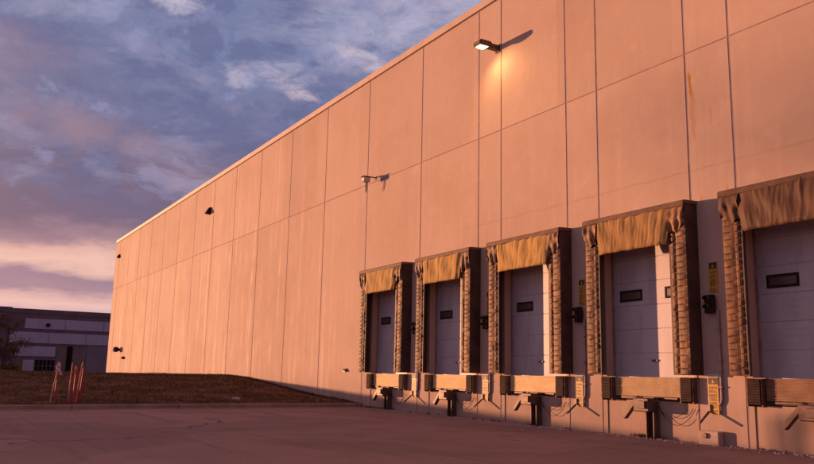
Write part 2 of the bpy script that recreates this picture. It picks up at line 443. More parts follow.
sl.box(JN[0]+.1, JN[-1]-.1, W0+.01, W1-.04, ZJ-.0105, ZJ+.0105)
# end and back walls
mb.box(-71.6, -71.3, W1+.004, 75, ZB, ZT); mb.box(19.7, 20, W1+.004, 75, ZB, ZT); mb.box(-71.29, 19.69, 74.7, 75, ZB, ZT)
off(mb, wh.location).build('wall', 'wall', wh)
off(sl, wh.location).build('joint_sealant', 'seal', wh)
cp = MB()
x = -71.63
while x < 20:
    x1 = min(x+6.1, 20.03)
    cp.prism([(WY-.035, ZT+.0), (WY-.035, ZT+.22), (WY+.38, ZT+.26), (WY+.38, ZT+.0)], 'x', x, x1-.006)
    x = x1
cp.box(-71.64, -71.25, W1+.1, 75.03, ZT+.003, ZT+.24); cp.box(19.65, 20.04, W1+.1, 75.03, ZT+.003, ZT+.24)
off(cp, wh.location).build('coping', 'coping', wh)
rf = MB().box(-71.2, 19.6, W1+.01, 74.6, ZT-.6, ZT-.45)
off(rf, wh.location).build('roof', 'roofing', wh)

for i, d in enumerate(DOCKS):
    dm = MB(); y0 = WY+.235; z = FZ-.02
    H = [.52, .52, .52, .52, .52, .54]
    for h in H:
        dm.bbox(d-1.215, d+1.215, y0, y0+.045, z+.004, z+h-.004, .006)
        for k in (1, 2, 3):   # shallow pressed ribs
            zz = z+h*k/4
            dm.box(d-1.20, d+1.20, y0-.004, y0+.004, zz-.004, zz+.004)
        z += h
    dm.box(d-1.21, d+1.21, y0+.012, y0+.04, FZ-.02, z-.01)
    ld = off(dm, wh.location).build('loading_door', 'door', wh)
    tr = MB()
    for sx in (-1, 1):
        tr.box(d+sx*1.21-.055+(-sx)*.0, d+sx*1.21+.055, y0-.03, y0-.002, FZ, FZ+3.1)
    tr.box(d-1.15, d+1.15, y0-.03, y0-.003, FZ+3.03, FZ+3.12)
    off(tr, wh.location).build('door_frame', 'frame', wh)
    for cx in (d-.64, d+.66):
        w = MB(); x0, x1, z0, z1 = cx-.33, cx+.33, FZ+1.645, FZ+1.895; t = .05
        w.bbox(x0, x1, y0-.022, y0-.006, z1-t, z1, .006); w.bbox(x0, x1, y0-.022, y0-.006, z0, z0+t, .006)
        w.bbox(x0, x0+t, y0-.0215, y0-.0065, z0+t, z1-t, .006); w.bbox(x1-t, x1, y0-.0215, y0-.0065, z0+t, z1-t, .006)
        wo = off(w, wh.location).build('window', 'black', ld)
        off(MB().box(x0+t-.01, x1-t+.01, y0-.012, y0-.005, z0+t-.01, z1-t+.01), wh.location).build('window_pane', 'door_glass', wo)
    h = MB().box(d-.08, d+.08, y0-.03, y0-.004, FZ+.32, FZ+.36)
    off(h, wh.location).build('door_handle', 'steel', ld)
    fl = MB().box(d-1.2, d+1.2, WY+.0, WY+.6, FZ-.03, FZ-.006)

# ------------------------------------------------------------------ docks
def pleated(x_a, y_a, x_b, y_b, z0, z1, ph, amp, seed, nx=5, pl=.125):
    """strip of overlapping fabric pleats between two plan points; outward is the left-hand normal towards the yard"""
    dx, dy = x_b-x_a, y_b-y_a; L = math.hypot(dx, dy); nx_, ny_ = dy/L, -dx/L
    if ny_ > 0 and abs(ny_) > .3: nx_, ny_ = -nx_, -ny_
    zs = []; rnd = random.Random(seed); z = z1+ph*pl; k = 0
    while z > z0:
        p = pl*rnd.uniform(.85, 1.15); a = amp*rnd.uniform(.6, 1.3); tilt = rnd.uniform(-.006, .006)
        for t, o_ in ((0, 0), (.07, .55), (.25, .85), (.6, 1.), (.9, .9), (.97, .2)):
            zs.append((z-p*t, o_*a, tilt, k))
        z -= p; k += 1
    zs = [q for q in zs if z0-.001 <= q[0] <= z1] ; zs.append((z0, .3*amp, 0, k))
    m = MB(); n = len(zs)
    for (z, o_, tl, k) in zs:
        for j in range(nx+1):
            u = j/nx
            w = noise.noise(Vector((u*3+seed*7.1, z*5, k*.7)))*.008
            bul = o_*(.15+.95*math.sin(u*math.pi)**.7)+w*math.sin(u*math.pi)
            m.v.append((x_a+dx*u+nx_*bul, y_a+dy*u+ny_*bul, z+tl*(u-.5)*2+noise.noise(Vector((u*2, k*1.7, seed)))*.010))
    for i in range(n-1):
        for j in range(nx):
            a = i*(nx+1)+j; m.f.append((a, a+1, a+nx+2, a+nx+1))
    return m

def merge(*ms):
    r = MB()
    for m in ms: r.add(m.v, m.f)
    return r

SH = ['tan curtained dock shelter at the far left end of the row',
      'tan curtained dock shelter, second along from the far end of the row',
      'tan curtained dock shelter in the middle of the row of five',
      'tan curtained dock shelter between the middle one and the nearest one',
      'nearest dock shelter with brown head curtain darkened as shade, cut by the right edge']
LV = ['pale ribbed leveler under the farthest loading door', 'pale ribbed leveler under the second farthest loading door',
      'pale ribbed leveler under the middle loading door', 'partly shade-darkened ribbed leveler under the door right of the middle one',
      'shade-darkened ribbed leveler under the nearest door at the right edge']
RS = ['dark steel truck restraint on the wall below the farthest door', 'dark steel truck restraint on the wall below the second farthest door',
      'dark steel truck restraint on the wall below the middle door', 'dark steel truck restraint with weeds at its foot, below the fourth door',
      'dark steel truck restraint at the right edge below the nearest door']
D = .36
for i, d in enumerate(DOCKS):
    root = thing('dock_shelter', (d, WY, FZ), SH[i], 'dock shelter', 'dock shelters along the loading wall')
    z0, z1 = .03, 3.44
    for sx in (-1, 1):
        core = MB(); xo, xi, xb = 1.435*sx, 1.0*sx, 1.05*sx
        core.prism([(xo, -.004), (xo, -D+.03), (xo-.03*sx, -D), (xi, -D), (xi, -D+.05), (xo-.07*sx, -D+.06), (xo-.07*sx, -.004)], 'z', z0, z1)
        # soft creases of the outer side face
        pd = core.build('side_pad', 'vinyl', root)
        xm = sx*1.17; s_ = i*10+sx+3
        f1 = pleated(min(xo, xm)+.01, -D-.004, max(xo, xm)-.004, -D-.004, z0, z1-.02, 0, .027, s_)
        xe_ = xi+.045*sx
        f2 = pleated(min(xm, xe_)+.004, -D-.004, max(xm, xe_), -D-.004, z0+.02, z1-.55, .4, .028, s_+50, 3)
        merge(f1, f2).build('pleats', ('pleat' if sx > 0 else 'pleat_left') if i < 4 else 'pleat_shade', pd, smooth=False, fix=False)
        # sagging cloth corner over the top of the pad
        rnd = random.Random(i*7+sx)
        def cor(u, v, sx=sx):
            x = sx*(1.02+.425*u); zz = 3.46-.62*v*(1-.25*u+.1*math.sin(u*9+i))
            f = .02*math.sin(u*14+i*2+v*3)*(0.3+v)+noise.noise(Vector((u*4, v*4, i*5+sx)))*.03
            return (x, -D-.035-.05*math.sin(v*math.pi)-f, zz)
        MB().grid(cor, 14, 14).build('corner_flap', 'pleat' if i < 4 else 'curtain_shade', pd, smooth=True, fix=False)
    hd = MB().box(-1.36, 1.36, -D+.08, -.004, 3.0, 3.42)
    hd.build('head_box', 'vinyl', root)
    cap = MB().prism([(-.002, 3.452), (-.002, 3.53), (-D-.03, 3.515), (-D-.075, 3.49), (-D-.08, 3.40), (-D-.065, 3.38), (-D-.03, 3.441)], 'x', -1.455, 1.455)
    cap.build('top_cap', 'cap', root)
    cur = MB()
    def cf(u, v, back=0):
        xt = -1.10+2.24*u; xb_ = -.93+1.93*u
        x = xt+(xb_-xt)*v
        z = 3.45-.77*v+.012*noise.noise(Vector((u*9, 1, i*3)))*v
        wv = ((.010+.028*max(0, noise.noise(Vector((u*4, i*3, 2)))+.3))*.75*math.sin(u*44+5*noise.noise(Vector((u*5, i*9, 0)))+i*1.3+.8*math.sin(u*7+i)+v*(1.5-3*u))+.030*noise.noise(Vector((u*9+i*4, v*1.0, i)))+.028*noise.noise(Vector((u*38, v*2.5, i*2))))*(.5-.15*v)
        wv += .03*math.sin(u*17-v*5+i)*v*(1-v)*2
        y = -D-.06-.07*v**.7-wv
        if u < .08: y += .05*(1-u/.08)
        if u > .92: y += .05*(u-.92)/.08
        return (x, y+back, z)
    cur.grid(lambda u, v: cf(u, v), 110, 22)
    cur.grid(lambda u, v: cf(u, v, .012), 110, 22)
    cu = cur.build('head_curtain', ['curtain', 'curtain', 'curtain', 'curtain_half_shade', 'curtain_shade'][i], root, smooth=True, fix=False)
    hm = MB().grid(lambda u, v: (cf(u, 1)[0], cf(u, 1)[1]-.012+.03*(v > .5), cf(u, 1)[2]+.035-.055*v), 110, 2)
    hm.build('hem', ['curtain', 'curtain', 'curtain', 'curtain_half_shade', 'curtain_shade'][i], cu, smooth=True, fix=False)

    # leveler
    lv = thing('dock_leveler', (d, WY, FZ), LV[i], 'dock leveler', 'dock levelers below the loading doors')
    m = MB(); zt = -.02
    m.box(-.925, .925, -.02, .02, -.41, zt)
    for k in range(11):
        zz = zt-.018-k*.036
        m.bbox(-.925, .925, -.034, -.021, zz-.011, zz+.011, .004)
    m.build('lip', 'lip' if i < 3 else ('lip_half_shade' if i == 3 else 'lip_shade'), lv)
    MB().box(-.94, .94, .025, .5, -.48, -.012).build('deck', 'steel', lv)
    for q_ in ((-.75, -.18, -.05, -.022, -.47, -.415), (-.1, .3, -.075, -.022, -.475, -.42), (.42, .8, -.05, -.022, -.47, -.415)):
        MB().bbox(*q_).build('keeper', 'steel', lv)
    for sx in (-1, 1):
        bm_ = thing('dock_bumper', (d+sx*1.10, WY, FZ-.02), '', 'dock bumper', 'black rubber bumpers beside the dock levelers')
        side = 'left' if sx < 0 else 'right'
        bm_['label'] = 'black laminated rubber bumper %s of the %s' % (side, ['farthest leveler', 'second farthest leveler', 'middle leveler', 'fourth leveler from the far end', 'nearest leveler'][i])
        w = MB()
        for k in range(10):
            zz = -.03-k*.046
            w.bbox(-.135, .135, -.155+random.uniform(-.006, .006), -.012, zz-.021, zz+.021, .006)
        w.build('rubber_pad', 'rubber', bm_)
        w = MB(); w.box(-.165, -.14, -.13, -.003, -.5, .005); w.box(.14, .165, -.13, -.003, -.5, .005); w.box(-.139, .139, -.0115, -.003, -.5, .005)
        w.build('steel_bracket', 'steel', bm_)

    # truck restraint
    rs = thing('truck_restraint', (d, WY, yard(d, WY)), RS[i], 'truck restraint', 'truck restraints under the levelers')
    gz = yard(d, WY); q = FZ-gz
    w = MB(); w.bbox(.03, .27, -.03, -.003, -.05, q-.5); w.bbox(.03, .07, -.16, -.031, -.05, q-.5); w.bbox(.23, .27, -.16, -.031, -.05, q-.5)
    w.build('guide_rail', 'steel', rs)
    w = MB(); w.bbox(-.11, .31, -.36, -.165, q-.72, q-.44, .02); w.bbox(.06, .24, -.40, -.361, q-.66, q-.50, .01)
    w.build('carriage', 'steel', rs)
    w = MB(); r_ = Matrix.Rotation(TRI(44), 3, 'Y')
    w.bbox(-.05, .05, -.33, -.22, -.34, .0, .01)
    w.v = [tuple((r_ @ Vector((p[0], 0, p[2]*1.75)))+Vector((-.02, p[1], q-.43))) for p in w.v]
    w.build('hook_arm', 'steel', rs)
    w = MB()
    for (a, b2, sag) in ((.3, 1.22, .34), (.28, 1.02, .2)):
        w = MB(); w.tube([(a+(b2-a)*t/12, -.03-.03*math.sin(t/12*3.14), q-.62-.12*(t/12)+(.12*(t/12))-sag*math.sin(math.pi*t/12)**.8) for t in range(13)], .006, 6)
        w.build('cable', 'rubber', rs, smooth=True)

# ------------------------------------------------------------------ between the docks
GAPS = [(-21.74), (-18.02), (-14.34), (-10.61)]
WHO = ['between the two farthest docks', 'between the second and middle docks', 'between the middle and fourth docks', 'beside the nearest dock']
def sign_bits(w, h, big):
    k = MB(); y = -.0175
    k.box(-w/2+.012, w/2-.012, y-.002, y, h-.135, h-.012)
    z = h-.17; rnd = random.Random(5)
    rows = 7 if big else 5; rh = (h-.19)/rows
    for r in range(rows):
        x = -w/2+.025
        while x < w/2-.05:
            ww = rnd.uniform(.018, .032)
            zz0 = z-rh*(r+.78); zz1 = z-rh*(r+.12)
            k.box(x, x+.008, y-.002, y, zz0, zz1)
            if rnd.random() < .7: k.box(x+.0085, x+ww, y-.002, y, zz1-.010, zz1)
            if rnd.random() < .7: k.box(x+.0085, x+ww, y-.002, y, zz0, zz0+.010)
            if rnd.random() < .5: k.box(x+.0085, x+ww*.9, y-.002, y, (zz0+zz1)/2-.005, (zz0+zz1)/2+.005)
            x += ww+.012
        if r in (2, 4): k.box(-w/2+.012, w/2-.012, y-.002, y, z-rh*(r+1)+.0, z-rh*(r+1)+.007)
    return k
def make_sign(big, loc, label):
    w, h = (.235, .70) if big else (.20, .60)
    t = thing('warning_sign', loc, label, 'warning sign', 'yellow and black warning signs between the docks')
    p = MB().bbox(-w/2, w/2, -.017, -.003, 0, h, .004).build('sign_panel', 'signy', t)
    sign_bits(w, h, big).build('black_print', 'signk', p)
    MB().add([(-.035, -.021, h-.11), (.035, -.021, h-.11), (0, -.021, h-.04)], [(0, 1, 2)]).build('warning_triangle', 'signy', p, fix=False)
    return t
s0 = make_sign(True, (GAPS[3], WY-.05, FZ-.70), 'yellow warning sign low on the wall beside the nearest dock')
u0 = make_sign(False, (GAPS[3]+.08, WY, 1.79), 'yellow warning sign high above the signal lamp beside the nearest dock')
for g, wd in zip(GAPS[:3], WHO):
    copy_tree(s0, (g, WY-.05, FZ-.70), 'yellow warning sign low on the wall '+wd)
    copy_tree(u0, (g+.08, WY, 1.79), 'yellow warning sign high on the wall '+wd)
def make_pipe(loc, label):
    t = thing('conduit', loc, label, 'conduit', 'conduits bending round the low warning signs')
    pts = [(.17, -.04, 1.30), (.17, -.04, -.40)]
    for k in range(1, 9):
        a = math.pi/2*k/8; pts.append((.17-.16*(1-math.cos(a)), -.04, -.40-.16*math.sin(a)))
    pts.append((-.10, -.04, -.56))
    MB().tube(pts, .024, 10).build('pipe', 'galv', t, smooth=True)
    MB().bbox(-.145, .13, -.047, -.004, -.63, .06).build('backing_plate', 'white', t)
    w = MB().bbox(-.16, -.06, -.10, -.048, -.66, -.52)
    w.build('junction_box', 'galv', t)
    w = MB().tube([(-.10, -.06, -.64), (-.10, -.12, -.68), (-.10, -.36, -.86)], .022, 8)
    w.build('outlet_pipe', 'steel', t, smooth=True)
    for zz in (.9, .3, -.2): MB().bbox(.13, .21, -.07, -.003, zz, zz+.03, .004).build('pipe_clamp', 'galv', t)
    return t
p0 = make_pipe((GAPS[3], WY, FZ), 'grey conduit bending under the low sign beside the nearest dock')
for g, wd in zip(GAPS[:3], WHO): copy_tree(p0, (g, WY, FZ), 'grey conduit bending under the low sign '+wd)
def make_signal(loc, label):
    t = thing('signal_lamp', loc, label, 'signal lamp', 'black dock signal lamps between the shelters')
    MB().bbox(-.05, .05, -.045, -.003, .12, .22, .008).build('mounting_arm', 'black', t)
    b_ = MB().bbox(-.11, .11, -.13, -.046, 0, .36, .015).build('lamp_housing', 'black', t)
    for zz in (.10, .27):
        w = MB(); n = 12; pts = []
        for k in range(n+1):
            a = math.pi*(k/n)
            pts.append((math.cos(a)*.075, zz+math.sin(a)*.075))
        for k in range(n):
            (xa, za), (xb, zb) = pts[k], pts[k+1]
            w.add([(xa, -.13, za), (xb, -.13, zb), (xb, -.23, zb), (xa, -.23, za), (xa*.9, -.13, zz+(za-zz)*.9), (xb*.9, -.13, zz+(zb-zz)*.9), (xb*.9, -.23, zz+(zb-zz)*.9), (xa*.9, -.23, zz+(za-zz)*.9)],
                  [(0, 1, 2, 3), (4, 7, 6, 5), (3, 2, 6, 7)])
        w.build('lamp_hood', 'black', b_)
        MB().tube([(0, -.128, zz), (0, -.142, zz)], .062, 16).build('lens', 'lens_off', b_)
    return t
l0 = make_signal((GAPS[3]+.03, WY, 1.38), 'black hooded signal lamp on the wall beside the nearest dock')
for g, wd in zip(GAPS[:3], WHO): copy_tree(l0, (g+.03, WY, 1.38), 'black hooded signal lamp on the wall '+wd)
# cast pier block with a plug
t = thing('concrete_block', (-10.72, WY, yard(-10.7, WY)), 'low cast concrete block with dark plug against the wall near the nearest dock', 'concrete block')
MB().bbox(-.22, .26, -.16, -.003, -.1, .26, .02).build('block', 'conc', t)
MB().tube([(-.04, -.155, .17), (-.04, -.20, .17)], .05, 12).build('plug', 'steel', t)

# ------------------------------------------------------------------ wall fittings
t = thing('wall_lamp', (-17.55, WY, 9.34), 'lit floodlight on a straight arm high on the wall, glowing orange', 'wall lamp')
MB().bbox(-.10, .10, -.03, -.003, -.11, .13).build('wall_plate', 'steel', t)
MB().bbox(-.07, .07, -.40, -.031, -.06, .10, .012).build('arm', 'steel', t)
w = MB().prism([(-.34, .08), (-.38, .10), (-.70, .10), (-.76, .06), (-.76, -.01), (-.72, -.06), (-.36, -.06), (-.34, -.04)], 'x', -.15, .15)
hh = w.build('lamp_housing', 'steel', t)
ln = MB()
for a in range(5):
    for b2 in range(5): pass
ln.grid(lambda u, v: (-.12+.24*u, -.71+.28*v, -.064-.05*math.sin(math.pi*u)**.5*math.sin(math.pi*v)**.5 if 0 < u < 1 and 0 < v < 1 else -.064), 10, 10)
ln.build('lens', 'lens', hh, smooth=True)

t = thing('security_camera', (-24.78, WY, 6.93), 'white security camera with dangling wires beside a panel joint', 'security camera')
MB().bbox(-.05, .05, -.02, -.003, .02, .16, .005).build('wall_plate', 'steel', t)
MB().tube([(0, -.02, .10), (0, -.16, .11), (-.02, -.30, .10)], .022, 8).build('arm', 'steel', t, smooth=True)
MB().bbox(-.13, .09, -.50, -.24, -.10, .07, .03).build('camera_body', 'white', t)
MB().bbox(-.15, .11, -.54, -.20, .075, .10, .008).build('sun_shield', 'steel', t)
w = MB()
for k, (dx, dl) in enumerate(((-.10, .36), (-.02, .33), (.05, .27), (.02, .40))):
    w = MB(); w.tube([(dx, -.36, -.10), (dx+.02, -.37, -.10-dl*.5), (dx-.03, -.34, -.10-dl)], .008, 5)
    w.build('wire', 'rubber', t)

def hooded(loc, label, sc):
    t = thing('wall_pack', loc, label, 'wall light', 'unlit hooded wall lights')
    MB().bbox(-.2*sc, .2*sc, -.05, -.003, -.1*sc, .5*sc, .01).build('back_plate', 'black', t)
    MB().prism([(-.05, .48*sc), (-.10, .48*sc), (-.42*sc, .04*sc), (-.42*sc, -.06*sc), (-.05, -.06*sc)], 'x', -.21*sc, .21*sc).build('hood', 'black', t)
    return t
hooded((-44.75, WY, 9.05), 'small black wedge shaped wall light high on the far part of the wall', .68)
hooded((-69.9, WY, 9.45), 'small brown wall light near the top of the far corner of the wall', .55)
t = thing('horn_light', (-66.7, WY, 1.55), 'larger black fitting low on the wall by the far corner', 'wall fitting')
MB().bbox(-.1, .1, -.12, -.003, .1, .3, .02).build('bracket', 'black', t)
MB().bbox(-.34, .36, -.5, -.121, .02, .40, .09).build('housing', 'black', t)
t = thing('wall_box', (-64.9, WY, 1.0), 'small dark box low on the wall right of the black fitting', 'wall box')
MB().bbox(-.17, .17, -.16, -.003, 0, .2, .02).build('box', 'black', t)
MB().bbox(-.14, .14, -.19, -.161, .05, .16, .008).build('cover', 'black', t)
t = thing('wall_vent', (-26.64, WY, .22), 'small dark hooded vent low on the wall left of the farthest dock', 'vent')
MB().prism([(-.003, .09), (-.04, .09), (-.10, .01), (-.10, -.02), (-.003, -.02)], 'x', -.10, .10).build('hood', 'steel', t)
MB().bbox(-.11, .11, -.012, -.002, -.03, .10, .003).build('back_plate', 'steel', t)
t = thing('edging_strip', (-54, WY, bank(-54, WY)), 'long low black edging strip at the foot of the far wall', 'edging')
MB().bbox(-1.9, 1.9, -.22, -.003, -.05, .12, .02).build('strip', 'rubber', t)

# ------------------------------------------------------------------ stakes by the kerb
def stake(b0, t0, mat, r, label, rib=None, kind='marker_stake'):
    bx, by = b0; gz = bank(bx, by)
    t = thing(kind, (bx, by, gz), label, 'stake', 'thin stakes standing together on the grass by the kerb')
    top = Vector((t0[0]-bx, t0[1]-by, t0[2]-gz)); pts = [top*(k/5)+Vector((0, 0, -.1 if k == 0 else 0)) for k in range(6)]
    MB().tube(pts, r, 6, r*.8).build('pole', mat, t)
    if rib:
        rm, f, sc = rib; c = top*f
        w = MB()
        for k in range(3):
            w.grid(lambda u, v: (c.x+.02*math.sin(v*5+k), c.y+(u-.5)*.05*sc+.06*sc*math.sin(k*2+v*2)*v, c.z-.14*sc*v+.05*(k-1)*sc+.02*math.sin(u*6)), 3, 6)
        w.build('ribbon', rm, t, fix=False)
        MB().tube([(c.x, c.y, c.z-.03), (c.x, c.y, c.z+.05)], r+.012, 8).build('knot', rm, t)
SX = -26.0
stake((SX, 3.30), (SX, 3.47, .26), 'pink', .024, 'leaning faded pink stake with pale ribbon, leftmost of the group', ('ribbon', .93, 1.5))
stake((SX-.1, 3.44), (SX-.1, 3.46, .14), 'red', .028, 'short red stake just right of the leaning pink stake')
stake((SX-.2, 3.83), (SX-.2, 3.86, .25), 'pink', .022, 'upright faded pink stake at the left of the right cluster')
stake((SX+.1, 3.92), (SX+.1, 3.94, .16), 'red', .029, 'red stake with orange ribbon in the middle of the right cluster', ('orange', .92, 1.0))
stake((SX, 4.00), (SX, 4.12, .28), 'pink', .025, 'leaning faded pink stake, tallest of the right cluster')
stake((SX-.1, 4.12), (SX-.1, 4.17, .10), 'red', .029, 'red stake at the right end of the cluster')
w = MB(); y0, y1 = 3.84, 4.15; zb = bank(SX, 4)
for k in range(15):
    y = y0+(y1-y0)*k/14; w.tube([(SX-.05+.04*math.sin(k), y, zb+.02), (SX-.05+.05*math.sin(k+1), y+.03, zb+.55), (SX-.05+.03*math.sin(k), y+.06, zb+1.08+.04*math.sin(k*2))], .004, 4)
for k in range(27):
    z = zb+.03+k*.04; s_ = .06*(z-zb)
    w.tube([(SX-.05, y0+s_, z), (SX-.05+.05*math.sin(k*.5), (y0+y1)/2+s_, z-.015), (SX-.05, y1+s_, z)], .004, 4)
tag(w.build('safety_netting', 'red'), 'red plastic safety netting strung between the right cluster of stakes', 'netting')

# pale rock and small stones
def stone(x, y, r, name, label, cat, z=None, mat='rock', group=None):
    m = MB(); n = 10
    def f(u, v):
        a = u*2*math.pi; b2 = (v-.5)*math.pi; k = 1+.35*noise.noise(Vector((math.cos(a)*1.3+x, math.sin(a)*1.3+y, b2)))
        return (math.cos(a)*math.cos(b2)*r*k*1.3, math.sin(a)*math.cos(b2)*r*k, math.sin(b2)*r*k*.6+r*.3)
    m.grid(f, 10, 6); o = m.build(name, mat); o.location = (x, y, z if z is not None else (bank(x, y) if x < KX-.4 else yard(x, y)))
    tag(o, label, cat, group); return o
stone(-27.0, 9.25, .14, 'rock', 'pale flat rock lying on the grass bank', 'rock')

# gravel and litter along the foot of the wall
gm = MB(); rnd = random.Random(3)
for k in range(1200):
    if k < 1050:
        x = rnd.uniform(-25, -2); y = WY-.03-abs(rnd.gauss(0, .16))
        if rnd.random() < .5: x = rnd.choice(DOCKS)+rnd.gauss(.3, .7)
    else:
        x = KX+rnd.uniform(.05, 22)*rnd.random(); y = rnd.uniform(-4, 13)
    r = rnd.uniform(.008, .03)*(1 if k < 1050 else .4); z = yard(x, y)
    c = Vector((x, y, z+r*.3)); vs = []
    for a in range(5):
        an = a*1.2566+rnd.random(); vs.append((c.x+math.cos(an)*r*1.3, c.y+math.sin(an)*r, z-.002))
    vs.append((c.x+rnd.uniform(-.3, .3)*r, c.y, z+r*rnd.uniform(.6, 1.1)))
    gm.add(vs, [(a, (a+1) % 5, 5) for a in range(5)])
tag(gm.build('gravel', 'conc'), 'loose gravel scattered on the asphalt along the foot of the wall', 'gravel', kind='stuff')

# weeds at the wall foot
wm = MB()
def tuft(m, x, y, z, n, h, sp, rnd):
    for _ in range(n):
        a = rnd.uniform(0, 6.283); l = h*rnd.uniform(.5, 1.15); ln = rnd.uniform(.1, .7)*l
        bx, by = x+rnd.gauss(0, sp), y+rnd.gauss(0, sp*.5); w_ = rnd.uniform(.004, .009)*(1+h*3)
        ca, sa = math.cos(a), math.sin(a)
        m.add([(bx-sa*w_, by+ca*w_, z-.01), (bx+sa*w_, by-ca*w_, z-.01), (bx+ca*ln*.4+sa*w_*.7, by+sa*ln*.4-ca*w_*.7, z+l*.6), (bx+ca*ln*.4-sa*w_*.7, by+sa*ln*.4+ca*w_*.7, z+l*.6), (bx+ca*ln, by+sa*ln, z+l*.95)],
              [(0, 1, 2, 3), (3, 2, 4)])
rnd = random.Random(9)
for d in DOCKS:
    for _ in range(7 if d != DOCKS[3] else 12):
        x = d+rnd.gauss(0, .45) if d == DOCKS[3] else rnd.uniform(d-1.7, d+1.7)
        tuft(wm, x, WY-.06, yard(x, WY), 10, .085 if d == DOCKS[3] else .05, .05, rnd)
for _ in range(26):
    x = rnd.uniform(-25.1, -23); tuft(wm, x, WY-.05, yard(x, WY), 8, .07, .05, rnd)
tag(wm.build('weeds', 'blade', fix=False), 'low brown weeds growing in the crack between wall and asphalt', 'weeds', kind='stuff')

# grass on the bank
gb = MB(); rnd = random.Random(21)
for k in range(30000):
    d = 15.5*rnd.random()**1.0+.1; x = KX-.2-d; y = rnd.uniform(-7, 13.15)
    if y > 12.6 and rnd.random() < .4: y = WY-.04
    m_ = noise.noise(Vector((x*.8, y*.8, 9)))
    if m_ < -.2 and rnd.random() < .7: continue
    m2 = noise.noise(Vector((x*2.7, y*2.7, 3)))
    tuft(gb, x, y, bank(x, y), 3, .05+.05*max(0, m_)+.14*max(0, m2-.25), .05, rnd)
for k in range(9000):
    x = -38-rnd.random()**1.5*26; y = rnd.uniform(-4, 13.1)
    tuft(gb, x, y, bank(x, y), 2, .06, .06, rnd)
for k in range(1500):   # longer growth where the mower cannot reach along the wall
    x = rnd.uniform(-60, -26.2); tuft(gb, x, WY-.05-abs(rnd.gauss(0, .05)), bank(x, WY), 4, .10, .05, rnd)
for k in range(700):
    y = rnd.uniform(-8, 13); tuft(gb, KX-.17, y, bank(KX-.4, y)+.0, 3, .06, .04, rnd)
tag(gb.build('grass', 'blade', fix=False), 'short dry grass covering the low bank between kerb and warehouse', 'grass', kind='stuff')

# ------------------------------------------------------------------ far building
FX = -150
fb = thing('distant_warehouse', (FX, 20, -.45), 'distant low warehouse with grey panel bands beyond the grass', 'warehouse')
def fbm(m): m.v = [(p[0], p[1]-20, p[2]+.45) for p in m.v]; return m
m = MB(); m.box(-70, 0, -14, 90, -1.5, 9.9); fbm(m).build('wall', 'fb_wall', fb)
m = MB(); m.box(-.4, .08, 11.9, 90.1, 9.45, 10.25); m.box(-.4, .085, -14.1, 11.897, 9.5, 10.4); fbm(m).build('parapet', 'fb_wall', fb)
m = MB()
for (ya, yb, za, zb) in ((14, 90, 6.95, 8.65), (11.9, 90, 4.55, 6.35), (12.9, 19.2, 2.35, 4.0), (-13, 8, 6.95, 8.65), (-13, 9, 4.55, 6.35), (-13, 9, 2.35, 4.)):
    n = max(1, round((yb-ya)/6.2)); st = (yb-ya)/n
    for k in range(n): m.bbox(.002, .10, ya+k*st+.03, ya+(k+1)*st-.03, za, zb, .02)
fbm(m).build('panel_band', 'fb_band', fb)
m = MB()
y = 24.2
while y < 88: m.bbox(.002, .09, y+.03, y+6.1, -1.2, 4.35, .02); y += 6.16
fbm(m).build('plain_panel', 'fb_plain', fb)
m = MB(); m.bbox(.002, .07, 19.3, 21.0, -1, 3.95, .02); m.bbox(.002, .07, 21.9, 24.1, -1, 3.95, .02); fbm(m).build('entrance_panel', 'fb_mid', fb)
m = MB(); m.bbox(.002, .3, 21.05, 21.85, -1, 4.2, .02); fbm(m).build('column', 'fb_glass', fb)
m = MB(); m.bbox(.002, .1, 14.3, 16.0, -.1, 1.75, .02); fbm(m).build('pale_panel', 'fb_white', fb)
fw = fbm(MB().box(.002, .05, 16.1, 19.25, -.2, 1.8)).build('window', 'fb_glass', fb)
m = MB()
for k in range(6): m.box(.052, .10, 16.1+k*.62, 16.16+k*.62, -.2, 1.8)
m.box(.051, .09, 16.1, 19.25, .75, .82); fbm(m).build('window_frame', 'fb_mid', fw)
m = MB().bbox(.101, .5, 17.3, 17.9, 7.4, 7.9, .05); fbm(m).build('wall_light', 'fb_glass', fb)

